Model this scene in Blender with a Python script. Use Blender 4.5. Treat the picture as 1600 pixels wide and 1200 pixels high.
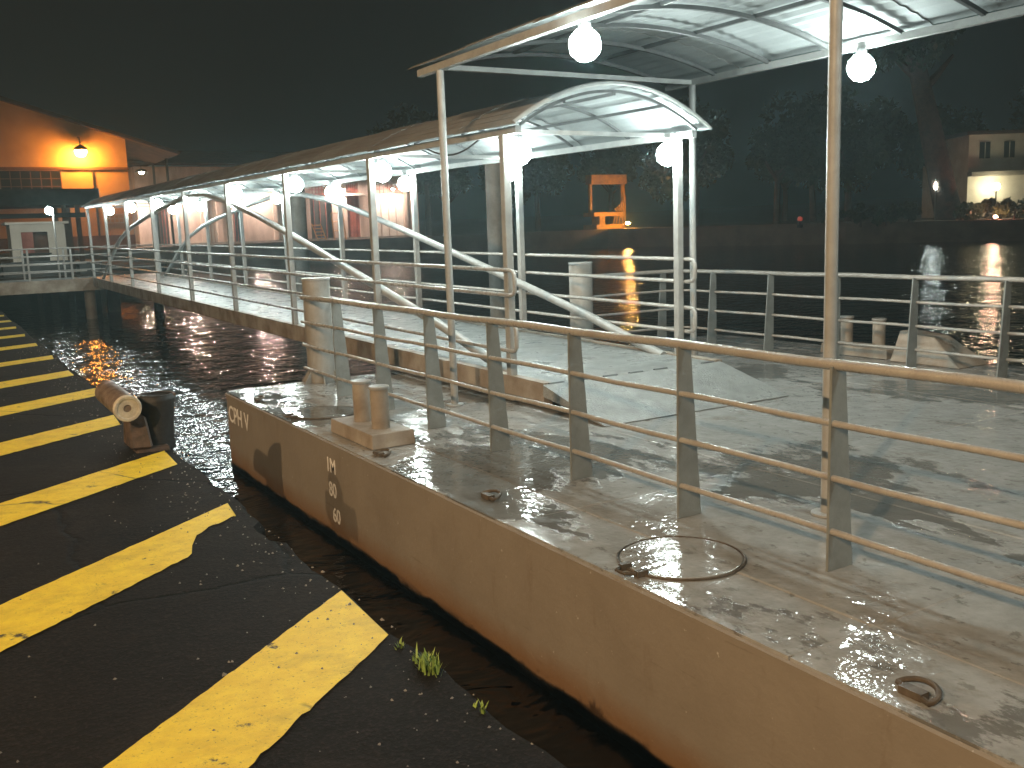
import bpy, bmesh, math, random
import numpy as np
from mathutils import Vector, Matrix

random.seed(7)
R = math.radians
sc = bpy.context.scene
for o in list(bpy.data.objects):
    bpy.data.objects.remove(o)

# ------------------------------------------------------------------ camera, sky, exposure
# Coordinates below are metres relative to the camera's eye point: x to the water side, y along the quay, z up.
# OFF lifts everything so that the water surface is z = 0.
OFF = Vector((0, 0, 2.45))
YAW, PIT, ROL, FPX = 0.539767, 0.16014, 0.03516, 1500.37
fwd = Vector((math.sin(YAW) * math.cos(PIT), math.cos(YAW) * math.cos(PIT), -math.sin(PIT)))
rgt = Vector((math.cos(YAW), -math.sin(YAW), 0))
up0 = rgt.cross(fwd)
down = -up0
r_ = rgt * math.cos(ROL) + down * math.sin(ROL)
d_ = -rgt * math.sin(ROL) + down * math.cos(ROL)
cam = bpy.data.cameras.new('camera')
cam.sensor_width = 36
cam.lens = FPX / 1600 * 36
cam.clip_start = .05
cam.clip_end = 2000
co = bpy.data.objects.new('camera', cam)
sc.collection.objects.link(co)
m = Matrix((r_, -d_, -fwd)).transposed().to_4x4()
m.translation = OFF
co.matrix_world = m
sc.camera = co

w = bpy.data.worlds.new('World')
sc.world = w
w.use_nodes = True
bg = w.node_tree.nodes['Background']
sky = w.node_tree.nodes.new('ShaderNodeTexSky')      # night: the sun far below the horizon
sky.sky_type = 'NISHITA'
sky.sun_disc = False
sky.sun_elevation = R(-6)
sky.sun_rotation = R(250)
mixw = w.node_tree.nodes.new('ShaderNodeMix')
mixw.data_type = 'RGBA'
mixw.inputs[0].default_value = .93
w.node_tree.links.new(sky.outputs[0], mixw.inputs[6])
mixw.inputs[7].default_value = (.105, .098, .1, 1)     # even glow of the town on low cloud
w.node_tree.links.new(mixw.outputs[2], bg.inputs[0])
bg.inputs[1].default_value = .07
sc.view_settings.view_transform = 'Standard'
sc.view_settings.look = 'None'
sc.view_settings.exposure = 0
sc.view_settings.gamma = 1
sc.view_settings.use_curve_mapping = False
sc.render.engine = 'CYCLES'
sc.cycles.use_denoising = True
try:
    sc.cycles.denoiser = 'OPENIMAGEDENOISE'
except Exception:
    pass
sc.cycles.max_bounces = 5
sc.cycles.sample_clamp_indirect = 6
sc.cycles.caustics_reflective = False
sc.cycles.caustics_refractive = False

WHITE = (.86, 1.0, .96)
SODIUM = (1.0, .52, .17)
GLOBE_E = 215
QUAY_LAMP_W = 8000

# ------------------------------------------------------------------ materials
def nodes(name):
    m = bpy.data.materials.new(name)
    m.use_nodes = True
    nt = m.node_tree
    return m, nt, nt.nodes['Principled BSDF'], nt.nodes.new, nt.links.new

def ramp(nt, src, stops):
    n = nt.nodes.new('ShaderNodeValToRGB')
    els = n.color_ramp.elements
    while len(els) < len(stops):
        els.new(.5)
    for e, (p, c) in zip(els, stops):
        e.position = p
        e.color = c if len(c) == 4 else (*c, 1)
    nt.links.new(src, n.inputs[0])
    return n.outputs[0]

def noise(nt, vec, scale, detail=4, rough=.55, stretch=None, distort=0):
    n = nt.nodes.new('ShaderNodeTexNoise')
    n.inputs['Scale'].default_value = scale
    n.inputs['Detail'].default_value = detail
    n.inputs['Roughness'].default_value = rough
    n.inputs['Distortion'].default_value = distort
    if stretch:
        mp = nt.nodes.new('ShaderNodeMapping')
        mp.inputs['Scale'].default_value = stretch
        nt.links.new(vec, mp.inputs[0])
        vec = mp.outputs[0]
    nt.links.new(vec, n.inputs['Vector'])
    return n.outputs[0]

def position(nt):
    return nt.nodes.new('ShaderNodeNewGeometry').outputs['Position']

def mixc(nt, fac, a, b):
    n = nt.nodes.new('ShaderNodeMix')
    n.data_type = 'RGBA'
    for s, v in ((0, fac), (6, a), (7, b)):
        if isinstance(v, (int, float)):
            n.inputs[s].default_value = v
        elif isinstance(v, tuple):
            n.inputs[s].default_value = (*v, 1) if len(v) == 3 else v
        else:
            nt.links.new(v, n.inputs[s])
    return n.outputs[2]

def math_(nt, op, a, b=None, clamp=False):
    n = nt.nodes.new('ShaderNodeMath')
    n.operation = op
    n.use_clamp = clamp
    for s, v in ((0, a), (1, b)):
        if v is None:
            continue
        if isinstance(v, (int, float)):
            n.inputs[s].default_value = v
        else:
            nt.links.new(v, n.inputs[s])
    return n.outputs[0]

def bump(nt, bsdf, h, strength, dist=.01):
    n = nt.nodes.new('ShaderNodeBump')
    n.inputs['Strength'].default_value = strength
    n.inputs['Distance'].default_value = dist
    nt.links.new(h, n.inputs['Height'])
    nt.links.new(n.outputs[0], bsdf.inputs['Normal'])

def mat(name, c1, c2=None, scale=4, rough=.5, metal=0, b=0, bscale=40, lo=.35, hi=.65, rvar=.15, stretch=None, bdist=.01):
    m, nt, p, N, L = nodes(name)
    pos = position(nt)
    f = noise(nt, pos, scale, 5, .6, stretch)
    c2 = c2 or tuple(x * .7 for x in c1)
    L(ramp(nt, f, [(lo, c1), (hi, c2)]), p.inputs['Base Color'])
    p.inputs['Metallic'].default_value = metal
    rr = ramp(nt, f, [(.3, (max(.03, rough - rvar),) * 3), (.7, (min(1, rough + rvar),) * 3)])
    L(rr, p.inputs['Roughness'])
    if b:
        bump(nt, p, noise(nt, pos, bscale, 3), b, bdist)
    return m

def emit(name, col, strength):
    m, nt, p, N, L = nodes(name)
    p.inputs['Base Color'].default_value = (.8, .8, .8, 1)
    p.inputs['Emission Color'].default_value = (*col, 1)
    p.inputs['Emission Strength'].default_value = strength
    return m

M = {}
M['galv'] = mat('grey_painted_steel', (.34, .34, .33), (.26, .26, .25), 6, .42, 0, .1, 60)
M['plate'] = mat('railing_plate_steel', (.22, .24, .238), (.16, .172, .17), 5, .45, 0, .15, 50)
M['rail'] = mat('railing_tube_wet', (.36, .35, .33), (.27, .25, .23), 9, .3, 0, .25, 90, rvar=.18)
M['sheet_out'] = mat('roof_sheet_weathered', (.24, .235, .225), (.15, .135, .12), 1.6, .6, .0, .2, 12, stretch=(1, .35, 1))
M['sheet_in'] = mat('roof_sheet_underside', (.33, .355, .36), (.27, .29, .29), 1.2, .8, rvar=.1)
M['rib'] = mat('roof_rib_steel', (.09, .095, .095), (.06, .06, .06), 5, .5)
M['girder'] = mat('girder_paint_brown_stained', (.38, .34, .29), (.2, .155, .115), 2.2, .6, 0, .2, 30)
M['gang_deck'] = mat('gangway_chequer_deck', (.27, .28, .275), (.17, .175, .17), 3.5, .36, 0, .8, 55, rvar=.2)
M['dark'] = mat('black_rubber', (.02, .019, .018), (.012, .011, .011), 6, .6, 0, .3, 30)
M['horn'] = mat('bollard_horn_tan_paint', (.22, .17, .14), (.1, .07, .055), 9, .55, 0, .4, 40)
M['rustdark'] = mat('rusty_cast_iron', (.1, .06, .04), (.04, .028, .022), 12, .7, 0, .5, 40)
M['cap'] = mat('bollard_end_cap_pale', (.62, .57, .48), (.42, .37, .3), 14, .6, 0, .3, 60)
M['letter'] = mat('white_lettering_paint', (.85, .83, .8), (.65, .63, .6), 30, .6)
M['concrete'] = mat('concrete_stained', (.3, .28, .25), (.17, .155, .14), 1.4, .8, 0, .4, 12)
M['mud'] = mat('muddy_concrete', (.055, .042, .032), (.025, .02, .016), 3, .9, 0, .6, 14)
M['pile'] = mat('steel_pile', (.3, .29, .27), (.2, .18, .155), 2.5, .55, 0, .3, 16)
M['leaf'] = mat('leaf_dark', (.06, .1, .035), (.03, .055, .02), 1.0, .55)
M['leaf_olive'] = mat('leaf_olive', (.085, .1, .04), (.045, .06, .025), 1.0, .55)
M['grass'] = mat('grass_blade', (.3, .42, .1), (.2, .3, .06), 20, .5)
M['bark'] = mat('bark_reddish', (.16, .1, .075), (.09, .06, .045), 2, .85, 0, .8, 6, bdist=.08)
M['white'] = mat('white_wall_paint', (.7, .68, .62), (.55, .52, .46), .8, .7)
M['yellow_steel'] = mat('yellow_machine_paint', (.7, .38, .06), (.4, .2, .04), 1.5, .55)
M['orange_wall'] = mat('ochre_wall_render', (.62, .45, .26), (.5, .34, .18), .6, .85, 0, .2, 5)
M['pink_wall'] = mat('pinkish_wall_render', (.6, .5, .42), (.36, .28, .23), 1.1, .85, 0, .3, 6, stretch=(1, 1, .3))
M['red_door'] = mat('rusty_red_steel', (.4, .12, .075), (.25, .07, .05), 2, .6)
M['brown_band'] = mat('brown_plinth', (.2, .11, .075), (.13, .07, .05), 1, .8)
M['dark_roof'] = mat('dark_roof_tiles', (.1, .06, .045), (.06, .04, .03), 1.4, .8)
M['glass'] = mat('dark_window_glass', (.02, .025, .03), (.015, .018, .02), 1, .08, rvar=.03)
M['charcoal'] = mat('charcoal_board', (.05, .048, .045), (.03, .03, .028), 2, .7)
M['globe'] = emit('lit_globe', WHITE, GLOBE_E)
M['sodium'] = emit('lit_sodium_lens', (1, .34, .045), 360)
M['sodium_near'] = emit('lit_sodium_lens_quay', (1, .6, .25), 60)
M['warm_lamp'] = emit('lit_warm_white', (1, .74, .62), 3200)
M['yellow_lamp'] = emit('lit_yellow_white', (1, .88, .55), 110)
M['work'] = emit('lit_work_lamp', (1, .5, .13), 1100)
M['trunk_fill'] = emit('trunk_fill_glow', (1, .38, .25), 700)  # lens of the added light below the leaning trunk
M['red_lamp'] = emit('lit_red_signal', (1, .08, .04), .3)

# asphalt of the quay
m_, nt, p, N, L = nodes('quay_asphalt'); M['asphalt'] = m_
pos = position(nt)
f1 = noise(nt, pos, 1.3, 6, .62)
f2 = noise(nt, pos, 62, 5, .7)
c = ramp(nt, f1, [(.3, (.006, .0046, .0038)), (.7, (.015, .0112, .0088))])
sp = ramp(nt, f2, [(.5, (0, 0, 0)), (.72, (1, 1, 1))])
acr = nt.nodes.new('ShaderNodeTexVoronoi'); acr.feature = 'DISTANCE_TO_EDGE'; acr.inputs['Scale'].default_value = .55
adn = nt.nodes.new('ShaderNodeMix'); adn.data_type = 'VECTOR'; adn.inputs[0].default_value = .15
anz = nt.nodes.new('ShaderNodeTexNoise'); anz.inputs['Scale'].default_value = 4; anz.inputs['Detail'].default_value = 6
L(pos, anz.inputs['Vector']); L(pos, adn.inputs[4]); L(anz.outputs['Color'], adn.inputs[5]); L(adn.outputs[1], acr.inputs['Vector'])
acrk = ramp(nt, acr.outputs[0], [(.0, (1, 1, 1)), (.011, (0, 0, 0))])
dust = ramp(nt, noise(nt, pos, 2.2, 8, .72), [(.5, (0, 0, 0)), (.72, (1, 1, 1))])
c = mixc(nt, math_(nt, 'MULTIPLY', dust, .5), c, (.036, .027, .021))
c = mixc(nt, acrk, c, (.003, .003, .003))
L(mixc(nt, math_(nt, 'MULTIPLY', sp, .5), c, (.06, .045, .037)), p.inputs['Base Color'])
p.inputs['Roughness'].default_value = .8
p.inputs['Specular IOR Level'].default_value = .12
bump(nt, p, math_(nt, 'SUBTRACT', math_(nt, 'ADD', f2, noise(nt, pos, 18, 5)), acrk), 1.0, .012)

# yellow road paint, worn to the asphalt in flakes and cracks
m_, nt, p, N, L = nodes('yellow_road_paint'); M['paint'] = m_
pos = position(nt)
wear = noise(nt, pos, 5, 8, .72)
crack = nt.nodes.new('ShaderNodeTexVoronoi'); crack.feature = 'DISTANCE_TO_EDGE'; crack.inputs['Scale'].default_value = 1.1
dn = nt.nodes.new('ShaderNodeMix'); dn.data_type = 'VECTOR'; dn.inputs[0].default_value = .12
nz = nt.nodes.new('ShaderNodeTexNoise'); nz.inputs['Scale'].default_value = 6; nz.inputs['Detail'].default_value = 5
L(pos, nz.inputs['Vector']); L(pos, dn.inputs[4]); L(nz.outputs['Color'], dn.inputs[5]); L(dn.outputs[1], crack.inputs['Vector'])
ck = ramp(nt, crack.outputs[0], [(.0, (1, 1, 1)), (.012, (0, 0, 0))])
ck = math_(nt, 'MULTIPLY', ck, ramp(nt, noise(nt, pos, 1.7, 3), [(.52, (0, 0, 0)), (.6, (1, 1, 1))]))
base = ramp(nt, noise(nt, pos, 14, 5), [(.35, (.9, .68, .04)), (.72, (.78, .55, .03))])
wf = ramp(nt, wear, [(.625, (0, 0, 0)), (.67, (1, 1, 1))])
hole = math_(nt, 'MAXIMUM', wf, ck)
scuff = ramp(nt, noise(nt, pos, 3.1, 9, .75, (1, 1.6, 1)), [(.48, (0, 0, 0)), (.75, (1, 1, 1))])
base = mixc(nt, math_(nt, 'MULTIPLY', scuff, .55), base, (.3, .2, .03))
pits = ramp(nt, noise(nt, pos, 95, 3, .6), [(.62, (0, 0, 0)), (.7, (1, 1, 1))])
hole = math_(nt, 'MAXIMUM', hole, math_(nt, 'MULTIPLY', pits, .55))
L(mixc(nt, hole, base, (.05, .038, .02)), p.inputs['Base Color'])
p.inputs['Roughness'].default_value = .6
bump(nt, p, math_(nt, 'SUBTRACT', noise(nt, pos, 120, 3), hole), .5, .004)

# wet steel deck of the pontoon
m_, nt, p, N, L = nodes('wet_steel_deck'); M['deck'] = m_
pos = position(nt)
big = noise(nt, pos, .8, 3, .5, (1, .75, 1), .5)
streak = noise(nt, pos, 5.5, 8, .72, (1.5, .7, 1))
pud = ramp(nt, math_(nt, 'ADD', math_(nt, 'MULTIPLY', big, .68), math_(nt, 'MULTIPLY', streak, .32)), [(.52, (0, 0, 0)), (.54, (1, 1, 1))])
dry = ramp(nt, noise(nt, pos, 6.5, 8, .72), [(.3, (.35, .35, .34)), (.7, (.235, .235, .225))])
rustm = ramp(nt, noise(nt, pos, 2.6, 8, .72, (1.4, .7, 1)), [(.57, (0, 0, 0)), (.7, (1, 1, 1))])
col = mixc(nt, math_(nt, 'MULTIPLY', rustm, .65), dry, (.13, .095, .06))
flk = ramp(nt, noise(nt, pos, 11, 6, .7, (1.3, .8, 1)), [(.6, (0, 0, 0)), (.64, (1, 1, 1))])
col = mixc(nt, math_(nt, 'MULTIPLY', flk, .55), col, (.1, .095, .08))
col = mixc(nt, math_(nt, 'MULTIPLY', pud, .78), col, (.1, .096, .086))
L(col, p.inputs['Base Color'])
grain = noise(nt, pos, 21, 2, .45)
chop = noise(nt, pos, 60, 1, .4)
rr = mixc(nt, pud, ramp(nt, noise(nt, pos, 4, 5), [(.42, (.06,) * 3), (.66, (.24,) * 3)]), (.05, .05, .05))
L(rr, p.inputs['Roughness'])
wet = math_(nt, 'ADD', math_(nt, 'MULTIPLY', grain, .75), math_(nt, 'MULTIPLY', chop, .1))
calm = ramp(nt, noise(nt, pos, 1.7, 3), [(.4, (.3,) * 3), (.58, (1,) * 3)])
wet = math_(nt, 'MULTIPLY', wet, math_(nt, 'MULTIPLY', calm, math_(nt, 'SUBTRACT', 1.0, math_(nt, 'MULTIPLY', pud, .75))))
bump(nt, p, math_(nt, 'ADD', wet, math_(nt, 'MULTIPLY', noise(nt, pos, 6, 3), .9)), 1.0, .0062)

# hull side: grey paint, rust above a ragged black growth line
m_, nt, p, N, L = nodes('hull_paint'); M['hull'] = m_
pos = position(nt)
sx = nt.nodes.new('ShaderNodeSeparateXYZ'); L(pos, sx.inputs[0])
zz = math_(nt, 'ADD', sx.outputs[2], math_(nt, 'MULTIPLY', math_(nt, 'SUBTRACT', noise(nt, pos, 2.3, 7, .65), .5), .16))
grey = ramp(nt, noise(nt, pos, 2.2, 6, .6), [(.3, (.24, .21, .172)), (.72, (.2, .172, .138))])
sten = ramp(nt, noise(nt, pos, 7, 7, .7, (1, 1, .22)), [(.57, (0, 0, 0)), (.73, (1, 1, 1))])
grey = mixc(nt, math_(nt, 'MULTIPLY', sten, .42), grey, (.13, .085, .05))
chip = ramp(nt, noise(nt, pos, 26, 4, .6), [(.705, (0, 0, 0)), (.72, (1, 1, 1))])
grey = mixc(nt, chip, grey, (.42, .4, .36))
scr = ramp(nt, noise(nt, pos, 9, 6, .7, (1, .12, 2.5)), [(.64, (0, 0, 0)), (.69, (1, 1, 1))])
grey = mixc(nt, math_(nt, 'MULTIPLY', scr, .5), grey, (.11, .08, .055))
ru = ramp(nt, zz, [(.10, (1, 1, 1)), (.27, (0, 0, 0))])
c = mixc(nt, math_(nt, 'MULTIPLY', ru, .8), grey, (.17, .085, .03))
gr = ramp(nt, zz, [(.045, (1, 1, 1)), (.075, (0, 0, 0))])
L(mixc(nt, gr, c, (.012, .011, .009)), p.inputs['Base Color'])
p.inputs['Roughness'].default_value = .5
bump(nt, p, math_(nt, 'ADD', math_(nt, 'MULTIPLY', noise(nt, pos, 30, 4), .15), noise(nt, pos, 1.6, 3)), .5, .03)

# water
m_, nt, p, N, L = nodes('dark_harbour_water'); M['water'] = m_
pos = position(nt)
p.inputs['Base Color'].default_value = (.012, .009, .006, 1)
p.inputs['Roughness'].default_value = .015
p.inputs['IOR'].default_value = 1.33
h1 = noise(nt, pos, 1.5, 3, .55, (1, 1.3, 1), .8)
h2 = noise(nt, pos, 5.5, 2, .5, (.9, 1.2, 1), .4)
bump(nt, p, math_(nt, 'ADD', h1, math_(nt, 'MULTIPLY', h2, .16)), 1.0, .075)

# ------------------------------------------------------------------ builders
C = sc.collection

class MB:
    def __init__(s):
        s.v, s.f = [], []
    def add(s, vs, fs):
        n = len(s.v)
        s.v += [tuple(v) for v in vs]
        s.f += [tuple(i + n for i in f) for f in fs]
        return s
    def box(s, x0, x1, y0, y1, z0, z1):
        return s.add([(x0, y0, z0), (x1, y0, z0), (x1, y1, z0), (x0, y1, z0), (x0, y0, z1), (x1, y0, z1), (x1, y1, z1), (x0, y1, z1)],
                     [(3, 2, 1, 0), (4, 5, 6, 7), (0, 1, 5, 4), (1, 2, 6, 5), (2, 3, 7, 6), (3, 0, 4, 7)])
    def hexa(s, b, t):                  # four bottom and four top corners, anticlockwise from above
        return s.add(list(b) + list(t), [(3, 2, 1, 0), (4, 5, 6, 7), (0, 1, 5, 4), (1, 2, 6, 5), (2, 3, 7, 6), (3, 0, 4, 7)])
    def tube(s, pts, r, n=8, caps=True, square=False):
        pts = [Vector(p) for p in pts]
        rs = r if isinstance(r, (list, tuple)) else [r] * len(pts)
        rings = []
        ref = None
        for i, p in enumerate(pts):
            a = pts[max(i - 1, 0)]; b = pts[min(i + 1, len(pts) - 1)]
            t = (b - a).normalized()
            if ref is None:
                ref = Vector((0, 0, 1)) if abs(t.z) < .9 else Vector((1, 0, 0))
            u = (ref - t * ref.dot(t)).normalized()
            ref = u
            vv = t.cross(u)
            ph = math.pi / n if square else 0
            rings.append([p + (u * math.cos(2 * math.pi * k / n + ph) + vv * math.sin(2 * math.pi * k / n + ph)) * rs[i] for k in range(n)])
        fs = []
        for i in range(len(rings) - 1):
            for k in range(n):
                k2 = (k + 1) % n
                fs.append((i * n + k, i * n + k2, (i + 1) * n + k2, (i + 1) * n + k))
        if caps:
            fs.append(tuple(reversed(range(n))))
            fs.append(tuple((len(rings) - 1) * n + k for k in range(n)))
        return s.add([v for rg in rings for v in rg], fs)
    def lathe(s, prof, n=20, c=(0, 0, 0), axis=None):
        c = Vector(c)
        q = Vector((0, 0, 1)).rotation_difference(Vector(axis)).to_matrix() if axis else Matrix.Identity(3)
        vs, fs = [], []
        for r, z in prof:
            for k in range(n):
                a = 2 * math.pi * k / n
                vs.append(c + q @ Vector((r * math.cos(a), r * math.sin(a), z)))
        for i in range(len(prof) - 1):
            for k in range(n):
                k2 = (k + 1) % n
                fs.append((i * n + k, i * n + k2, (i + 1) * n + k2, (i + 1) * n + k))
        if prof[0][0] > 1e-4:
            fs.append(tuple(reversed(range(n))))
        if prof[-1][0] > 1e-4:
            fs.append(tuple((len(prof) - 1) * n + k for k in range(n)))
        return s.add(vs, fs)
    def mesh(s, name, material, base=Vector((0, 0, 0)), smooth=False, bev=0):
        me = bpy.data.meshes.new(name)
        b = Vector(base)
        me.from_pydata([tuple(Vector(v) - b) for v in s.v], [], s.f)
        me.materials.append(material)
        if bev:
            bm = bmesh.new(); bm.from_mesh(me)
            bmesh.ops.bevel(bm, geom=list(bm.edges), offset=bev, segments=1, affect='EDGES')
            bm.to_mesh(me); bm.free()
        if smooth:
            for pl in me.polygons:
                pl.use_smooth = True
            try:
                me.set_sharp_from_angle(angle=R(40))
            except Exception:
                pass
        me.update()
        return me

BASE = {}
def link(name, me, parent=None, loc=(0, 0, 0)):
    o = bpy.data.objects.new(name, me)
    C.objects.link(o)
    o.location = loc
    if parent is not None:
        o.parent = parent
    return o

def tag(o, label, cat, group=None):
    o['label'] = label
    o['category'] = cat
    if group:
        o['group'] = group
    return o

def thing(name, label, cat, loc, group=None):
    o = bpy.data.objects.new(name, None)
    C.objects.link(o)
    o.empty_display_size = .2
    o.location = Vector(loc) + OFF
    BASE[o.name] = Vector(loc)
    return tag(o, label, cat, group)

def base_of(o):
    while o.parent is not None:
        o = o.parent
    return BASE[o.name]

def part(mb, name, mt, parent, smooth=False, bev=0, label=None):
    """mb is in eye-relative coordinates; the part hangs under its thing, whose base is subtracted."""
    o = link(name, mb.mesh(name, M[mt] if isinstance(mt, str) else mt, base_of(parent), smooth, bev), parent)
    if label:
        o['label'] = label
    return o

def single(mb, name, mt, label, cat, loc, group=None, smooth=False, bev=0):
    o = link(name, mb.mesh(name, M[mt] if isinstance(mt, str) else mt, Vector(loc), smooth, bev), None, Vector(loc) + OFF)
    BASE[o.name] = Vector(loc)
    return tag(o, label, cat, group)

def struct(mb, name, mt, smooth=False):
    o = link(name, mb.mesh(name, M[mt] if isinstance(mt, str) else mt, (0, 0, 0), smooth), None, OFF)
    BASE[o.name] = Vector((0, 0, 0))
    o['kind'] = 'structure'
    return o

def shared(me, name, parent, at):       # a part that shares its mesh, placed at an eye-relative point
    return link(name, me, parent, Vector(at) - base_of(parent))

def copy_tree(o, parent=None):
    c = o.copy()
    C.objects.link(c)
    c.parent = parent
    for ch in o.children:
        copy_tree(ch, c)
    return c

def jit(a):
    return random.uniform(-a, a)

# ------------------------------------------------------------------ water and quay
WZ = -2.45
ZD = -1.615          # pontoon deck
b = MB()
b.add([(-600, -300, WZ), (900, -300, WZ), (900, 900, WZ), (-600, 900, WZ)], [(0, 1, 2, 3)])
struct(b, 'water', 'water')

QX = 1.40
def qz(x):
    return -1.5 - .035 * (max(x, -6) - 1.37)
b = MB()
ys = [-30 + 1.2 * i for i in range(23)] + [-2.4 + .09 * i for i in range(410)]
ys = [y for y in ys if y < 33.8] + [33.85]
xs_in = [-60, -6, 0, .8, 1.2]
rows = []
for y in ys:
    e = QX + .015 * math.sin(y * 1.3) + .012 * math.sin(y * 7.1) + jit(.008) + (-.035 if random.random() < .05 else 0)
    if abs(y - 4.75) < .2:
        e -= .06
    rows.append([(x, y, qz(x)) for x in xs_in] + [(e - .03, y, qz(e) - jit(.004)), (e, y, qz(e) - .035 - abs(jit(.02))), (e + jit(.02), y, -1.8), (e + .02, y, -3.2)])
n = len(rows[0])
b.v = [v for r in rows for v in r]
b.f = [(i * n + k, i * n + k + 1, (i + 1) * n + k + 1, (i + 1) * n + k) for i in range(len(rows) - 1) for k in range(n - 1)]
quay = struct(b, 'quay_pavement', 'asphalt')
# broken concrete ledge below the edge
b = MB()
rows = []
for i in range(180):
    y = -2 + .08 * i
    e = QX + .2 + .03 * math.sin(y * 2.1 + 1) + .02 * math.sin(y * 6.3) + jit(.02)
    z = -1.84 + .05 * math.sin(y * 1.7) + jit(.02)
    rows.append([(QX - .1, y, z + .02), (e - .03, y, z), (e, y, z - .05), (e + .02, y, -3.0)])
b.v = [v for r in rows for v in r]
b.f = [(i * 4 + k, i * 4 + k + 1, (i + 1) * 4 + k + 1, (i + 1) * 4 + k) for i in range(len(rows) - 1) for k in range(3)]
part(b, 'ledge', 'mud', quay)

# painted stripes at 48 degrees to the edge
tops = [-3.6, -1.75, .05, 1.9, 3.74, 5.42, 7.12, 8.93, 10.78, 12.55, 14.5, 16.55, 18.45, 20.35, 22.25, 24.1, 26.0, 27.9]
ta = math.tan(R(42))
for k, yt in enumerate(tops):
    b = MB()
    wy = .5 + jit(.03)
    end = QX - .06 + jit(.03)
    if k == 7:
        end = 1.26
    ns = 140
    top, bot = [], []
    for i in range(ns + 1):
        x = end - 4.2 * i / ns
        top.append((x, yt - (end - x) * ta + jit(.004), qz(x) + .005))
        x2 = x - (.02 if i == 0 else 0) + (jit(.03) if i == 0 else 0)
        gap = 0
        if k == 5 and end - x < .4:                  # broken corner of this stripe
            gap = .25 + jit(.022) if end - x < .3 else .25 * (.4 - (end - x)) / .1 + jit(.02)
        bot.append((x2, yt - wy - (end - x2) * ta + jit(.005) + (abs(jit(.014)) if random.random() < .1 else 0) + gap, qz(x2) + .005))
    mid = (end + jit(.03), yt - wy * .5, qz(end) + .005)
    b.v = top + bot
    b.f = [(ns + 1 + i, i, i + 1, ns + 2 + i) for i in range(ns)]
    o = part(b, 'painted_stripe', 'paint', quay)

# ------------------------------------------------------------------ pontoon
PX0, PX1, PY0, PY1 = 2.583, 9.74, -9.0, 10.36
pont = thing('pontoon', 'grey steel pontoon with lettered hull side and wet puddled deck', 'pontoon', (6.1, 1, WZ))
b = MB()
ch = .1
out = [(PX0 + ch, PY1), (PX0, PY1 - ch), (PX0, PY0), (PX1, PY0), (PX1, PY1 - ch), (PX1 - ch, PY1)]
nn = len(out)
b.add([(x, y, -2.95) for x, y in out] + [(x, y, ZD - .024) for x, y in out],
      [tuple(range(nn))] + [tuple(range(2 * nn - 1, nn - 1, -1))] + [(k, nn + k, nn + (k + 1) % nn, (k + 1) % nn) for k in range(nn)])
part(b, 'hull', 'hull', pont)
# edge strip (half-round rubbing strip along the sheer)
b = MB()
b.tube([(PX0, PY0, ZD - .022), (PX0, PY1 - ch, ZD - .022), (PX0 + ch, PY1, ZD - .022), (PX1 - ch, PY1, ZD - .022), (PX1, PY1 - ch, ZD - .022), (PX1, PY0, ZD - .022)], .014, 6)
part(b, 'edge_strip', 'hull', pont)
# deck plates with welded joints
xe = [PX0 + .004, 3.07, 4.52, 6.08, 7.66, 9.22, PX1 - .004]
ye = [PY1 - .004]
y = 4.44 + 2.06 * 2
while y > PY0 + .3:
    ye.append(y); y -= 2.06
ye.append(PY0 + .004)
for j in range(len(ye) - 1):
    for i in range(len(xe) - 1):
        b = MB()
        x0, x1, y1, y0 = xe[i] + .004, xe[i + 1] - .004, ye[j] - .004, ye[j + 1] + .004
        dz = [jit(.003) for _ in range(4)]
        c = [(x0, y0), (x1, y0), (x1, y1), (x0, y1)]
        if j == 0 and i in (0, len(xe) - 2):       # cut corners
            c = [(x0, y0), (x1, y0), (x1, y1), (x0 + .1, y1), (x0, y1 - .1)] if i == 0 else [(x0, y0), (x1, y0), (x1, y1 - .1), (x1 - .1, y1), (x0, y1)]
            dz = [0] * 5
        n = len(c)
        b.add([(x, y, ZD - .02) for x, y in c] + [(x, y, ZD + d) for (x, y), d in zip(c, dz)],
              [tuple(reversed(range(n))), tuple(range(n, 2 * n))] + [(k, (k + 1) % n, n + (k + 1) % n, n + k) for k in range(n)])
        part(b, 'deck_plate', 'deck', pont)
for x in xe[1:-1]:
    b = MB(); b.tube([(x + jit(.002), PY0 + (PY1 - PY0) * i / 60, ZD - .004) for i in range(61)], .008, 6)
    part(b, 'weld_seam', 'deck', pont)
for y in ye[1:-1]:
    b = MB(); b.tube([(PX0 + .02 + (PX1 - PX0 - .04) * i / 24, y + jit(.002), ZD - .004) for i in range(25)], .008, 6)
    part(b, 'weld_seam', 'deck', pont)
# manholes with rim and hinge lug
M['ringsteel'] = mat('hatch_rim_rusty', (.11, .085, .06), (.06, .045, .03), 20, .5)
for cx, cy in ((2.985, 3.44), (2.985, 8.36)):
    b = MB(); b.lathe([(.295, ZD + .004), (.295, ZD + .0095), (.29, ZD + .011), (.0, ZD + .0115)], 40, (cx, cy, 0))
    hh = part(b, 'hatch_cover', 'deck', pont)
    b = MB()
    ring = [(cx + .308 * math.cos(2 * math.pi * k / 44), cy + .308 * math.sin(2 * math.pi * k / 44), ZD + .006) for k in range(45)]
    b.tube(ring, .006, 6, caps=False)
    part(b, 'rim', 'ringsteel', hh)
    b = MB()
    hx, hy = cx - .31, cy - .02
    b.tube([(hx - .03, hy + .06, ZD + .02), (hx - .075, hy + .03, ZD + .022), (hx - .075, hy - .03, ZD + .022), (hx - .03, hy - .06, ZD + .02)], .009, 6)
    b.box(hx - .03, hx + .03, hy - .075, hy - .045, ZD + .003, ZD + .032); b.box(hx - .03, hx + .03, hy + .045, hy + .075, ZD + .003, ZD + .032)
    part(b, 'hinge', 'ringsteel', hh)
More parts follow.
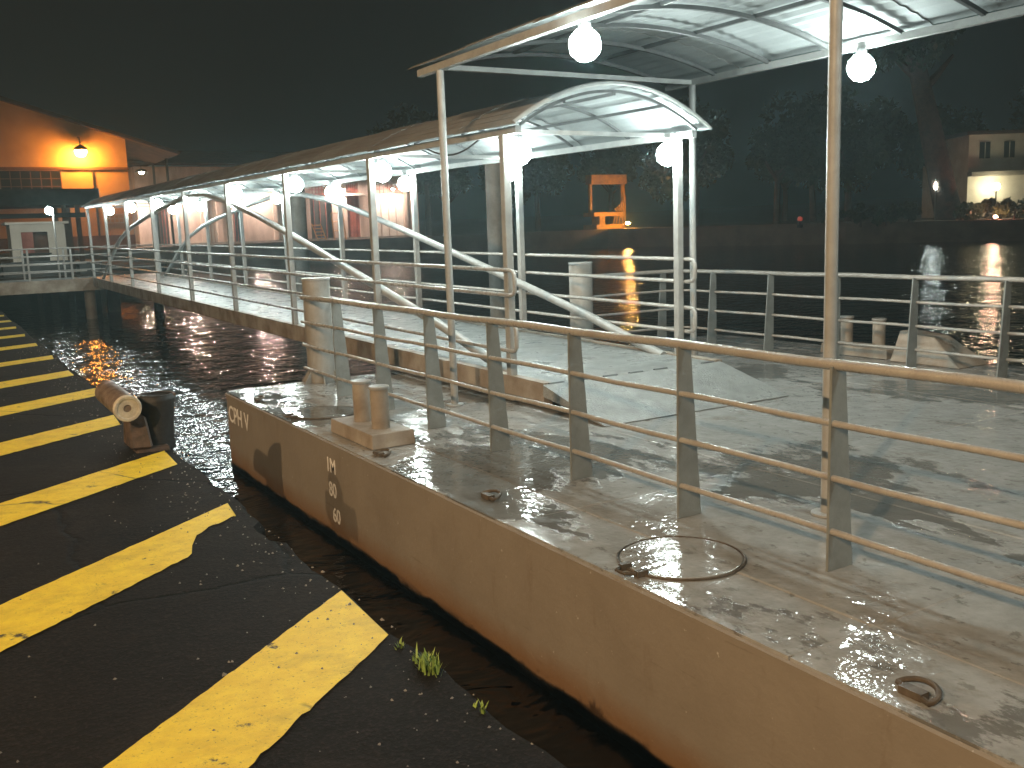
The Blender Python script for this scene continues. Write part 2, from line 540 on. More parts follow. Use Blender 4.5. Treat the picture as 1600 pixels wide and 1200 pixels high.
# lashing rings lying on the deck edge
for cx, cy, a in ((2.7, 1.93, .3), (2.76, 4.94, 0.1), (2.69, 6.42, -.1), (2.69, 9.5, .2)):
    b = MB()
    pts = []
    for k in range(21):
        t = math.pi * k / 20
        lx, ly = .085 * math.cos(t), .075 * math.sin(t)
        pts.append((cx + lx * math.sin(a) + ly * math.cos(a), cy + lx * math.cos(a) - ly * math.sin(a), ZD + .014 + .02 * math.sin(t)))
    b.tube(pts + [pts[0]], .0105, 8)
    b.box(cx - .022, cx + .022, cy - .045, cy + .045, ZD + .003, ZD + .03)
    part(b, 'lashing_ring', 'ringsteel', pont, True)

def lettering(txt, y, zb, h, wide=1.0, adv=1.0):
    cu = bpy.data.curves.new('t', 'FONT')
    cu.body = txt
    cu.size = h / .72
    cu.space_character = adv
    cu.extrude = .0012
    cu.offset = .0015 if h < .1 else .002
    tmp = bpy.data.objects.new('t', cu)
    C.objects.link(tmp)
    dg = bpy.context.evaluated_depsgraph_get()
    me = bpy.data.meshes.new_from_object(tmp.evaluated_get(dg))
    bpy.data.objects.remove(tmp)
    bs = base_of(pont)
    for v in me.vertices:      # text x runs toward -y (left to right seen from the quay), text y is up
        x, yy, z = v.co
        wob = .0015 * math.sin(yy * 90 + x * 40)
        v.co = Vector((PX0 - .0025 - z, y - x * wide + wob, zb + yy)) - bs
    me.materials.clear()
    me.materials.append(M['letter'])
    me.name = 'lettering'
    return link('lettering', me, pont)

lettering('CPH V', 10.2, -1.915, .18, 1.05)
lettering('1M', 7.27, -1.87, .12)
lettering('80', 7.24, -2.07, .12)
lettering('60', 7.19, -2.275, .12)

# ------------------------------------------------------------------ railings of the pontoon
RZ = [.965, .70, .445, .19]
def plate_mesh(sign, name):
    b = MB()
    t = .007
    z1 = .955
    pr = [(-.084, 0), (.082, 0), (.01, z1), (-.08, z1)]
    vs = [(sign * x, -t, z) for x, z in pr] + [(sign * x, t, z) for x, z in pr]
    f = [(0, 1, 2, 3), (7, 6, 5, 4), (0, 4, 5, 1), (1, 5, 6, 2), (2, 6, 7, 3), (3, 7, 4, 0)]
    if sign < 0:
        f = [tuple(reversed(q)) for q in f]
    b.add(vs, f)
    return b.mesh(name, M['plate'])

def railing(label, x, sign, ys, y_far, y_near, ret=None):
    t = thing('railing', label, 'railing', (x, ys[0], ZD))
    pm = plate_mesh(sign, 'post')
    for y in ys:
        shared(pm, 'post', t, (x + .01 * sign, y, ZD + .003))
    for k, h in enumerate(RZ):
        b = MB()
        r = .026 if k == 0 else .0165
        n = 40
        pts = [(x - ((.052 if k else .035) * sign), y_near + (y_far - y_near) * i / n, ZD + h + .004 * math.sin(i * 1.7 + k) ) for i in range(n + 1)]
        if ret:
            pts += [(p[0], p[1], ZD + h) for p in ret]
        b.tube(pts, r, 10)
        part(b, 'rail', 'rail', t, True)
    return t

near_r = railing('wet railing of tapered plate posts along the quayside edge of the pontoon', 3.47, 1,
        [2.9 + 1.035 * k for k in range(-8, 7)], 10.1, -8.5)
far_r = railing('grey railing of tapered plate posts along the river edge of the pontoon', 8.86, -1,
        [5.47 + 1.02 * k for k in range(-8, 6)], 10.0, -8.5, ret=[(8.8, 10.18), (8.6, 10.24), (7.36, 10.24)])

# short tubular piles at the pontoon end
for x, lab in ((3.64, 'short capped tube post where the quayside railing ends on the pontoon'),
               (7.2, 'short capped tube post at the river side railing return on the pontoon')):
    t = thing('mooring_post', lab, 'post', (x, 10.2, ZD), 'tube posts at the pontoon end')
    b = MB(); b.lathe([(.15, ZD + .003), (.15, -.49), (.145, -.48)], 28, (x, 10.2, 0))
    part(b, 'tube', 'pile', t, True)
    b = MB(); b.lathe([(.158, -.48), (.158, -.462), (.15, -.455), (0, -.452)], 28, (x, 10.2, 0))
    part(b, 'cap', 'galv', t, True)
    b = MB()
    for k in range(6):
        a = k * math.pi / 3 + .3
        q = Vector((math.cos(a), math.sin(a), 0)); s = Vector((-q.y, q.x, 0)) * .006
        c0 = Vector((x, 10.2, ZD + .003)) + q * .145
        c1 = c0 + q * .1
        b.add([c0 - s, c1 - s, c0 - s + Vector((0, 0, .14)), c0 + s, c1 + s, c0 + s + Vector((0, 0, .14))],
              [(0, 1, 2), (5, 4, 3), (0, 3, 4, 1), (1, 4, 5, 2), (2, 5, 3, 0)])
    part(b, 'gusset', 'pile', t)

# mooring bitts
def bitts(label, x, y0, y1, px, pys, s=1):
    t = thing('mooring_bitts', label, 'mooring bitts', (x, (y0 + y1) / 2, ZD), 'twin post bitts welded on the pontoon')
    b = MB()
    b.hexa([(x - .18, y0, ZD + .003), (x + .18, y0, ZD + .003), (x + .18, y1, ZD + .003), (x - .18, y1, ZD + .003)],
           [(x - .175, y0 + .01, ZD + .115), (x + .175, y0 + .01, ZD + .115), (x + .175, y1 - .01, ZD + .115), (x - .175, y1 - .01, ZD + .115)])
    part(b, 'base', 'girder', t, bev=.004)
    for py in pys:
        b = MB(); b.lathe([(.072, ZD + .113), (.072, -1.19)], 24, (px, py, 0))
        q = part(b, 'post', 'girder', t, True)
        b = MB(); b.lathe([(.082, -1.192), (.084, -1.18), (.08, -1.168), (0, -1.163)], 24, (px, py, 0))
        part(b, 'cap', 'galv', q, True)
    return t
bitts('pair of capped steel bitts on a box base beside the lettered hull edge', 2.9, 6.62, 7.5, 2.9, (6.86, 7.22))
bitts('pair of pale steel bitts on the river edge of the pontoon', 9.36, 7.05, 8.0, 9.36, (7.3, 7.76))
b = MB()
b.hexa([(9.1, 6.1, ZD + .003), (9.66, 6.1, ZD + .003), (9.66, 6.95, ZD + .003), (9.1, 6.95, ZD + .003)],
       [(9.24, 6.5, ZD + .3), (9.5, 6.5, ZD + .3), (9.5, 6.93, ZD + .34), (9.24, 6.93, ZD + .34)])
single(b, 'mooring_chock', 'girder', 'sloping steel chock beside the pale bitts on the river edge', 'mooring chock', (9.38, 6.5, ZD), bev=.01)

# ------------------------------------------------------------------ arched roofs
def arch_pts(x0, x1, z, rise, n):
    return [(x0 + (x1 - x0) * i / n, z + rise * (1 - (2 * i / n - 1) ** 2)) for i in range(n + 1)]

def roof_sheet(x0, x1, rise, y0, y1, zf, lift=0, corr=0.012, n=36):
    b = MB()
    P = arch_pts(x0, x1, 0, rise, n)
    th = .006
    for yy in (y0, y1):
        z = zf(yy) + lift
        for t in (0, th):
            for i, (x, dz) in enumerate(P):
                wv = corr * .5 * (1 if i % 2 else -1)
                b.v.append((x, yy, z + dz + t + wv))
    m = n + 1
    for i in range(n):
        b.f.append((i, m * 2 + i, m * 2 + i + 1, i + 1))              # underside
        b.f.append((m + i, m + i + 1, m * 3 + i + 1, m * 3 + i))      # top
        b.f.append((i, i + 1, m + i + 1, m + i))
        b.f.append((m * 2 + i + 1, m * 2 + i, m * 3 + i, m * 3 + i + 1))
    b.f.append((0, m, m * 3, m * 2)); b.f.append((n, m * 2 + n, m * 3 + n, m + n))
    b.under = [4 * i for i in range(n)]
    return b

def sheet_part(b, parent):
    o = part(b, 'roof_sheet', 'sheet_out', parent)
    o.data.materials.append(M['sheet_in'])
    for k in b.under:
        o.data.polygons[k].material_index = 1
    return o

def rib(x0, x1, rise, y, z, r=.022, n=22):
    b = MB()
    b.tube([(x, y, z + dz) for x, dz in arch_pts(x0, x1, 0, rise, n)], r, 4, square=True)
    return b

# gangway -------------------------------------------------------
GX0, GX1 = 4.62, 6.68
GY = [7.7, 10.8, 13.95, 17.15, 20.4, 23.7, 27.05, 30.45, 33.8]
def gz(y):
    return -1.375 + (y - 7.6) * .27 / 26.2
def gt(y):
    return gz(y) + 2.25
gang = thing('gangway', 'long covered steel gangway with arched roof leading from shore down to the pontoon', 'gangway', (5.65, 20, gz(20)))
b = MB()
y0g, y1g = 7.08, 33.9
npl = 18
for i in range(npl):
    ya, yb = y0g + (y1g - y0g) * i / npl, y0g + (y1g - y0g) * (i + 1) / npl
    b = MB()
    b.hexa([(GX0 + .06, ya + .004, gz(ya) - .02), (GX1 - .06, ya + .004, gz(ya) - .02), (GX1 - .06, yb - .004, gz(yb) - .02), (GX0 + .06, yb - .004, gz(yb) - .02)],
           [(GX0 + .06, ya + .004, gz(ya)), (GX1 - .06, ya + .004, gz(ya)), (GX1 - .06, yb - .004, gz(yb)), (GX0 + .06, yb - .004, gz(yb))])
    part(b, 'deck_plate', 'gang_deck', gang)
for x, s in ((GX0, -1), (GX1, 1)):
    b = MB()
    xa, xb = min(x - .05 * s, x + .04 * s), max(x - .05 * s, x + .04 * s)
    ya, yb = 7.1, y1g
    b.hexa([(xa, ya, gz(ya) - .2), (xb, ya, gz(ya) - .2), (xb, yb, gz(yb) - .26), (xa, yb, gz(yb) - .26)],
           [(xa, ya, gz(ya) + .012), (xb, ya, gz(ya) + .012), (xb, yb, gz(yb) + .012), (xa, yb, gz(yb) + .012)])
    part(b, 'side_girder', 'girder', gang)
    # hinge foot at the pontoon end
    b = MB(); b.box(x - .05, x + .05, 7.62, 7.8, ZD + .02, gz(7.7) - .2)
    part(b, 'support_foot', 'girder', gang)
    for y in GY:
        b = MB(); b.box(x - .038, x + .038, y - .038, y + .038, gz(y) + .01, gt(y) - .03)
        part(b, 'post', 'galv', gang, bev=.006)
    # top beam along the eave
    b = MB()
    b.hexa([(x - .03, 7.45, gt(7.45) - .035), (x + .03, 7.45, gt(7.45) - .035), (x + .03, 34.2, gt(34.2) - .035), (x - .03, 34.2, gt(34.2) - .035)],
           [(x - .03, 7.45, gt(7.45) + .03), (x + .03, 7.45, gt(7.45) + .03), (x + .03, 34.2, gt(34.2) + .03), (x - .03, 34.2, gt(34.2) + .03)])
    part(b, 'eave_beam', 'galv', gang)
    # bowed stiffening tube
    ctl = [(7.85, -1.39), (9.2, -1.04), (10.6, -.73), (12.3, -.36), (14, .0), (15.8, .36), (17.5, .66), (19, .83), (20.6, .88), (23, .74), (25.4, .54), (27.2, .36), (28.8, .1), (30, -.22), (31.4, -.68), (32.6, -1.1)]
    b = MB(); b.tube([(x + .0 * s + (.09 if s < 0 else -.09), y, z) for y, z in ctl], .05, 12)
    part(b, 'bowed_tube', 'galv', gang, True)
    # four rails, ends looped together in pairs
    for k, h in enumerate((1.0, .77, .5, .25)):
        xo = x + .055 * s
        b = MB(); b.tube([(xo, y, gz(y) + h) for y in [7.6] + GY[1:-1] + [33.85]], .02, 8)
        rl = part(b, 'rail', 'rail', gang, True)
        if k in (0, 2):
            h2 = (.77, .25)[k // 2]
            zz0, zz1 = gz(7.6) + h, gz(7.6) + h2
            b = MB(); b.tube([(xo, 7.6, zz0), (xo, 7.54, zz0 - .01), (xo, 7.51, zz0 - .045), (xo, 7.51, zz1 + .045), (xo, 7.54, zz1 + .01), (xo, 7.6, zz1)], .02, 8)
            part(b, 'end_loop', 'rail', rl, True)
b = MB()
for i, y in enumerate(GY):
    b = MB(); b.box(GX0 + .04, GX1 - .04, y - .02, y + .02, gt(y) - .02, gt(y) + .02)
    part(b, 'tie_bar', 'galv', gang)
RX0, RX1, RISE = 4.52, 6.79, .37
ns = 25
for i in range(ns):
    ya = 7.35 + (34.4 - 7.35) * i / ns
    yb = 7.35 + (34.4 - 7.35) * (i + 1) / ns + .05
    b = roof_sheet(RX0, RX1, RISE, ya, yb, lambda y: gt(y) + .04, lift=(.008 if i % 2 else 0) + jit(.003))
    sheet_part(b, gang)
ny = [7.42 + (34.3 - 7.42) * i / 25 for i in range(26)]
for y in ny:
    part(rib(GX0, GX1, RISE - .045, y, gt(y) + .035, .018), 'roof_rib', 'rib', gang)
for fx in (.25, .5, .75):
    x = RX0 + (RX1 - RX0) * fx
    dz = RISE * (1 - (2 * fx - 1) ** 2)
    b = MB(); b.tube([(x, 7.4, gt(7.4) + dz - .035), (x, 34.3, gt(34.3) + dz - .035)], .02, 4, square=True)
    part(b, 'purlin', 'rib', gang)
# edge trim of the first sheet
b = MB(); b.tube([(x, 7.345, gt(7.35) + .043 + dz) for x, dz in arch_pts(RX0 - .01, RX1 + .01, 0, RISE + .01, 28)], .02, 6)
part(b, 'edge_trim', 'galv', gang, True)
# ramp flap
b = MB()
b.hexa([(4.55, 6.16, ZD + .004), (6.66, 6.16, ZD + .004), (6.66, 7.06, gz(7.06) - .1), (4.55, 7.06, gz(7.06) - .1)],
       [(4.55, 6.16, ZD + .012), (6.66, 6.16, ZD + .012), (6.66, 7.06, gz(7.06) + .006), (4.55, 7.06, gz(7.06) + .006)])
part(b, 'ramp_flap', 'gang_deck', gang)
b = MB()
for i in range(7):
    b.tube([(4.62 + .3 * i, 7.07, gz(7.07) + .002), (4.62 + .3 * i + .16, 7.07, gz(7.07) + .002)], .016, 8)
part(b, 'hinge', 'rib', gang)
b = MB()
b.tube([(GX0 + .02, 9.4 - .11 * i, gt(8.5) - .0 - .13 * math.sin(math.pi * i / 12)) for i in range(13)], .009, 6)
part(b, 'cable', 'charcoal', gang, True)

# pontoon canopy ------------------------------------------------
CX0, CX1 = 4.09, 7.04
CT = 1.41
CPY = [7.88, 3.5, -.88, -5.26]
can = thing('deck_canopy', 'arched metal canopy on slim round poles over the pontoon deck', 'canopy', (5.56, 2, ZD))
for x in (CX0, CX1):
    for y in CPY:
        b = MB(); b.lathe([(.085, ZD + .003), (.085, ZD + .015), (.034, ZD + .016), (.034, CT)], 16, (x, y, 0))
        part(b, 'pole', 'galv', can, True)
    b = MB(); b.box(x - .03, x + .03, -5.6, 8.28, CT, CT + .06)
    part(b, 'eave_beam', 'galv', can)
for y in CPY:
    b = MB(); b.box(CX0 + .03, CX1 - .03, y - .025, y + .025, CT + .005, CT + .05)
    part(b, 'tie_bar', 'galv', can)
CRX0, CRX1, CR = 4.02, 7.11, .25
ns = 13
for i in range(ns):
    ya = -5.7 + (8.35 + 5.7) * i / ns
    yb = ya + (8.35 + 5.7) / ns + .05
    b = roof_sheet(CRX0, CRX1, CR, ya, yb, lambda y: CT + .085, lift=(.009 if i % 2 else 0), n=44)
    sheet_part(b, can)
for i in range(20):
    y = 8.26 - .73 * i
    part(rib(CX0, CX1, CR - .03, y, CT + .055, .024), 'roof_rib', 'rib', can)
for fx in (.35, .68):
    x = CRX0 + (CRX1 - CRX0) * fx
    dz = CR * (1 - (2 * fx - 1) ** 2)
    b = MB(); b.tube([(x, -5.6, CT + .045 + dz), (x, 8.25, CT + .045 + dz)], .022, 4, square=True)
    part(b, 'purlin', 'rib', can)

# ------------------------------------------------------------------ globe lamps
def icos(r, sub=2):
    bm = bmesh.new()
    bmesh.ops.create_icosphere(bm, subdivisions=sub, radius=r)
    me = bpy.data.meshes.new('globe')
    bm.to_mesh(me); bm.free()
    me.materials.append(M['globe'])
    for pl in me.polygons:
        pl.use_smooth = True
    return me
gm = icos(.118)
b = MB(); b.lathe([(.03, .16), (.045, .155), (.05, .085), (.04, .06), (0, .055)], 14)
sm = b.mesh('socket', M['rib'], smooth=True)
lamps = []
def globe(at, label, group):
    t = thing('globe_lamp', label, 'lamp', at, group)
    link('globe', gm, t, (0, 0, 0))
    link('socket', sm, t, (0, 0, 0))
    lamps.append(t)
    return t
ORD = ['first', 'second', 'third', 'fourth', 'fifth', 'sixth', 'seventh', 'eighth', 'ninth', 'tenth', 'eleventh', 'twelfth', 'thirteenth', 'fourteenth', 'fifteenth', 'sixteenth', 'seventeenth', 'eighteenth']
for i, y in enumerate(GY[:8]):
    globe((GX0 + .14, y - .02, gt(y) - .19), 'round white gangway lamp, %s from the pontoon on the quay side posts' % ORD[i], 'lamps along the quay side of the gangway')
for i, y in enumerate(GY[:8]):
    globe((GX1 - .15, y - .02, gt(y) - .19), 'round white gangway lamp, %s from the pontoon on the river side posts' % ORD[i], 'lamps along the river side of the gangway')
for y, e_ in ((5.72, 'nearer the gangway'), (.6, 'farther from the gangway')):
    globe((CX0 + .03, y, CT - .155), 'round white lamp under the canopy beam on its quay side, ' + e_, 'lamps on the quay side of the deck canopy')
    globe((CX1 - .03, y, CT - .155), 'round white lamp under the canopy beam on its river side, ' + e_, 'lamps on the river side of the deck canopy')

# ------------------------------------------------------------------ shore walkway at the head of the gangway
wk = thing('walkway_bridge', 'short pale footbridge with thin rails joining the quay to the gangway', 'footbridge', (3.6, 34.8, -1.2))
b = MB(); b.box(1.2, 7.2, 33.95, 35.9, -1.17, -1.11); part(b, 'deck', 'gang_deck', wk)
b = MB(); b.box(1.2, 7.2, 33.93, 34.03, -1.5, -1.108); part(b, 'side_girder', 'girder', wk)
b = MB(); b.box(1.2, 7.2, 35.8, 35.9, -1.5, -1.108); part(b, 'side_girder', 'girder', wk)
for x in (1.5, 2.75, 4.0):
    for y in (33.98, 35.85):
        b = MB(); b.box(x - .03, x + .03, y - .03, y + .03, -1.108, -.12); part(b, 'post', 'galv', wk)
for y in (33.98, 35.85):
    for h in (1.0, .75, .5, .25):
        b = MB(); b.tube([(1.3, y + .04, -1.11 + h), (4.45 if y < 35 else 7.1, y + .04, -1.11 + h)], .02, 6); part(b, 'rail', 'rail', wk, True)
for x, y in ((1.6, 34.1), (1.6, 35.7), (6.9, 35.7), (4.5, 34.4)):
    b = MB(); b.lathe([(.17, -3.2), (.17, -1.5)], 14, (x, y, 0)); part(b, 'pier', 'pile', wk, True)
t = thing('lamp_pole', 'slim pole on the footbridge carrying one round white lamp', 'lamp pole', (3.78, 35.5, -1.11))
b = MB(); b.tube([(3.78, 35.5, -1.11), (3.78, 35.5, 1.0)], .03, 8); part(b, 'pole', 'galv', t, True)
b = MB(); b.tube([(3.78, 35.5, .95), (3.68, 35.45, 1.02)], .02, 6); part(b, 'bracket', 'galv', t)
g = link('globe', gm, t, Vector((3.66, 35.42, 1.12)) - base_of(t)); g.scale = (1.1,) * 3

# tall piles in the water beyond the gangway
for x, y, zt, r, lab in ((11.7, 20, 1.7, .22, 'tall round steel pile in the water close beyond the gangway middle'),
                         (10.3, 30, 1.5, .24, 'tall round steel pile in the water beyond the gangway shore half')):
    t = thing('guide_pile', lab, 'pile', (x, y, WZ), 'guide piles beyond the gangway')
    b = MB(); b.lathe([(r, WZ - .6), (r, zt)], 24, (x, y, 0)); part(b, 'shaft', 'pile', t, True)
    b = MB(); b.lathe([(r + .02, zt), (r + .02, zt + .04), (0, zt + .12)], 24, (x, y, 0)); part(b, 'cap', 'galv', t, True)

# ------------------------------------------------------------------ mooring bollard on the quay edge
bx, by = 1.27, 7.36
t = thing('mooring_bollard', 'old horned mooring bollard with pale end cap on the quay edge', 'mooring bollard', (bx, by, qz(bx)))
b = MB()
prof = []
for i in range(9):
    a = i / 8
    prof.append((.122 + .03 * (1 - a) ** 2 + .012 * a * a, qz(bx) - .02 + .36 * a))
prof += [(.132, qz(bx) + .36), (.11, qz(bx) + .385), (.08, qz(bx) + .375), (0, qz(bx) + .37)]
b.lathe(prof, 28, (bx + .03, by, 0))
b.v = [(x + (z - qz(bx)) * .12, y, z) for x, y, z in b.v]
part(b, 'stem', 'dark', t, True)
b = MB(); b.tube([(bx + .03 + .043 + .126 * math.cos(k * math.pi / 10 - .35), by + .126 * math.sin(k * math.pi / 10 - .35), qz(bx) + .372) for k in range(12)], .013, 6)
part(b, 'rim', 'horn', t, True)
ax = Vector((.08, -.9, -.1)).normalized()
hc = Vector((bx - .2, by - .03, qz(bx) + .375))
b = MB()
b.lathe([(.0, -.3), (.075, -.295), (.09, -.27), (.09, .235), (.088, .25)], 28, hc, ax)
part(b, 'horn', 'horn', t, True)
b = MB()
b.lathe([(.094, .235), (.096, .262), (.09, .27), (.074, .268), (.07, .26), (.028, .258), (.026, .2), (0, .2)], 28, hc, ax)
cp = part(b, 'end_cap', 'cap', t, True)
b = MB(); b.lathe([(.0245, .205), (0, .2055)], 20, hc, ax); part(b, 'hole', 'dark', cp)
b = MB()
b.hexa([(bx - .14, by - .22, qz(bx) - .005), (bx + .1, by - .22, qz(bx) - .012), (bx + .1, by + .26, qz(bx) - .012), (bx - .14, by + .26, qz(bx) - .005)],
       [(bx - .12, by - .2, qz(bx) + .03), (bx + .1, by - .2, qz(bx) + .03), (bx + .1, by + .23, qz(bx) + .03), (bx - .12, by + .23, qz(bx) + .03)])
part(b, 'foot_plate', 'rustdark', t, bev=.01)
b = MB()
b.hexa([(bx - .17, by - .2, qz(bx) + .03), (bx - .02, by - .24, qz(bx) + .03), (bx - .02, by + .1, qz(bx) + .03), (bx - .17, by + .1, qz(bx) + .03)],
       [(bx - .16, by - .14, qz(bx) + .26), (bx - .04, by - .16, qz(bx) + .26), (bx - .04, by + .06, qz(bx) + .26), (bx - .16, by + .06, qz(bx) + .26)])
part(b, 'neck', 'rustdark', t, bev=.015)

# grass in the cracks of the quay edge
def tuft(x, y, n, h, label):
    b = MB()
    for k in range(n):
        a = random.uniform(0, 6.28); l = h * random.uniform(.5, 1); q = random.uniform(.15, .6)
        px, py = x + random.gauss(0, h * .22), y + random.gauss(0, h * .38)
        w_ = random.uniform(.002, .0055)
        d = Vector((math.cos(a), math.sin(a), 0)); s = Vector((-d.y, d.x, 0)) * w_
        p0 = Vector((px, py, qz(px) - .012)); p1 = p0 + d * l * q * .4 + Vector((0, 0, l * .6)); p2 = p0 + d * l * q + Vector((0, 0, l))
        b.add([p0 - s, p0 + s, p1 + s * .9, p1 - s * .9, p2], [(0, 1, 2, 3), (3, 2, 4)])
    return single(b, 'grass_tuft', 'grass', label, 'grass tuft', (x, y, qz(x)), 'weeds on the quay edge')
tuft(1.335, 2.86, 120, .075, 'bright green weed tuft growing at the quay edge beside a yellow stripe')
tuft(1.345, 2.5, 16, .045, 'small dark weed sprig on the bare quay edge past the bright tuft')
tuft(1.33, 3.08, 14, .045, 'tiny pale weed at the tip corner of a yellow stripe')

b = MB()
for k in range(900):
    x, y = QX - .02 - abs(random.gauss(0, .28)), random.uniform(1.2, 16)
    if random.random() < .25:
        x = random.uniform(-2.5, 1.3)
    r = random.uniform(.0025, .008) * (1.8 if random.random() < .05 else 1)
    a = random.uniform(0, 3.1)
    c_, s_ = math.cos(a) * r, math.sin(a) * r
    z = qz(x) + .004
    b.add([(x + c_, y + s_, z), (x - s_ * .8, y + c_ * .8, z), (x - c_, y - s_, z), (x + s_ * .7, y - c_ * .7, z), (x + jit(r * .3), y + jit(r * .3), z + r * .9)], [(0, 1, 4), (1, 2, 4), (2, 3, 4), (3, 0, 4)])
gt_ = part(b, 'grit', 'concrete', quay)
gt_['kind'] = 'stuff'

# street lamp on the quay behind the viewer: it throws the warm light on hull, rails and stripes
for LP, power, lab in ((Vector((-9.0, -3.5, 6.0)), QUAY_LAMP_W, 'tall sodium street lamp on the quay, set back level with the open striped pavement'),
                       (Vector((-9.0, 9.5, 6.0)), QUAY_LAMP_W * .3, 'tall sodium street lamp on the quay, set back behind the horned bollard')):
    t = thing('street_lamp', lab, 'street lamp', (LP.x - 1.6, LP.y, qz(-10)), 'street lamps on the quay')
    b = MB(); b.tube([(LP.x - 1.6, LP.y, qz(-10)), (LP.x - 1.6, LP.y, LP.z - .3), (LP.x - 1.3, LP.y, LP.z + .12), (LP.x - .4, LP.y, LP.z + .2)], [.09, .06, .045, .035], 12); part(b, 'pole', 'galv', t, True)
    b = MB(); b.hexa([(LP.x - .45, LP.y - .14, LP.z + .1), (LP.x + .3, LP.y - .14, LP.z + .1), (LP.x + .3, LP.y + .14, LP.z + .1), (LP.x - .45, LP.y + .14, LP.z + .1)],
                     [(LP.x - .4, LP.y - .09, LP.z + .26), (LP.x + .2, LP.y - .09, LP.z + .26), (LP.x + .2, LP.y + .09, LP.z + .26), (LP.x - .4, LP.y + .09, LP.z + .26)])
    hd = part(b, 'head', 'galv', t)
    b = MB(); b.box(LP.x - .2, LP.x + .25, LP.y - .1, LP.y + .1, LP.z + .07, LP.z + .098); part(b, 'lens', 'sodium_near', hd)
    li = bpy.data.lights.new('street_lamp_light', 'POINT')
    li.energy = power
    li.color = (1, .67, .37)
    li.shadow_soft_size = .08
    lo = link('lamp_light', li, t, LP + Vector((.02, 0, -.04)) - base_of(t))

# ------------------------------------------------------------------ far shore
FQ = -.42
b = MB()
line = [(-60, 72), (4, 72), (15.5, 72.5), (16, 81.5), (42, 82), (44, 95), (66, 88), (72, 60), (79, 47.2), (92, 20), (120, -60), (160, -160)]
back = [(-60, 400), (4, 400), (15.5, 400), (16, 400), (42, 400), (60, 400), (300, 400), (400, 300), (500, 200), (600, 100), (600, -60), (600, -160)]
zt = [FQ] * 5 + [-.5, -.4, -.5, -.7, -.7, -.7, -.7]
zb_ = [FQ] * 5 + [4, 6, 8, 8, 8, 8, 8]
vs = []
for (x, y), (x2, y2), z, z2 in zip(line, back, zt, zb_):
    vs += [(x, y, -3), (x, y, z), (x + (x2 - x) * .12, y + (y2 - y) * .12, z + .2 if z2 > 0 else z), (x2, y2, z2)]
b.v = vs
b.f = [(i * 4 + k, i * 4 + 4 + k, i * 4 + 5 + k, i * 4 + k + 1) for i in range(len(line) - 1) for k in range(3)]
M['bank'] = mat('far_bank_concrete', (.26, .19, .15), (.15, .11, .085), .5, .85, 0, .3, 3)
struct(b, 'far_bank', 'bank')
# a nearer jetty slab under the kiosk and shelter
b = MB(); b.box(-30, 6.3, 36.2, 47, -1.4, -1.05); b.box(-30, 9.6, 47, 71.9, -1.4, -1.06)
for px_ in (-8, -3, 1.6, 5.6):
    for py_ in (37, 41.5, 46, 52, 60, 68):
        b.box(px_ - .2, px_ + .2, py_ - .2, py_ + .2, -3.2, -1.4)
struct(b, 'jetty', 'mud')

def wall_lamp(at, label, group, key='warm_lamp', r=.12, power=0, col=(1, .74, .62), mount=.5):
    t = thing('wall_lamp', label, 'lamp', at, group)
    b = MB(); b.lathe([(0, -r), (r * .7, -r * .75), (r, -.1 * r), (r * .8, r * .5), (0, r * .6)], 12, at); part(b, 'lens', key, t, True)
    b = MB(); b.lathe([(r * 2.4, -r * .1), (r * 1.6, r * .8), (r * .3, r * 1.1), (0, r * 1.15)], 14, at); part(b, 'shade', 'charcoal', t, True)
    b = MB(); b.tube([Vector(at) + Vector((0, 0, r * 1.1)), Vector(at) + Vector((0, .15, r * 2.2)), Vector(at) + Vector((0, mount, r * 2.2))], r * .2, 6); part(b, 'bracket', 'charcoal', t)
    return t

# ochre warehouse -------------------------------------------------
OY = 76.0
ow = thing('ochre_warehouse', 'ochre gabled warehouse lit orange by a wall flood lamp', 'warehouse', (5, OY + 8, FQ))
b = MB()
ridge = (-6, 13.4)
prof = [(-26, FQ), (13.4, FQ), (13.4, 7.45), ridge, (-26, 7.45)]
n = len(prof)
b.add([(x, OY, z) for x, z in prof] + [(x, OY + 30, z) for x, z in prof], [tuple(range(n)), tuple(range(2 * n - 1, n - 1, -1))] + [(k, n + k, n + (k + 1) % n, (k + 1) % n) for k in range(n)])
part(b, 'wall', 'orange_wall', ow)
b = MB()
b.hexa([ridge[:1] + (OY - .6, ridge[1] + .02), (17.0, OY - .6, 6.32), (17.0, OY + 31, 6.32), (ridge[0], OY + 31, ridge[1] + .02)],
       [(ridge[0], OY - .6, ridge[1] + .3), (17.2, OY - .6, 6.5), (17.2, OY + 31, 6.5), (ridge[0], OY + 31, ridge[1] + .3)])
b.hexa([(-27, OY - .6, 7.0), (ridge[0], OY - .6, ridge[1] + .02), (ridge[0], OY + 31, ridge[1] + .02), (-27, OY + 31, 7.0)],
       [(-27, OY - .6, 7.28), (ridge[0], OY - .6, ridge[1] + .3), (ridge[0], OY + 31, ridge[1] + .3), (-27, OY + 31, 7.28)])
part(b, 'roof', 'dark_roof', ow)
b = MB(); b.box(-26, 13.46, OY - .12, OY - .004, 5.22, 5.42); part(b, 'string_course', 'brown_band', ow)
b = MB(); b.box(-26, 13.44, OY - .1, OY - .004, FQ, .55); part(b, 'plinth', 'brown_band', ow)
b = MB(); b.tube([(11.0, OY - .1, 5.2), (11.0, OY - .1, .55)], .07, 8); part(b, 'downpipe', 'charcoal', ow)
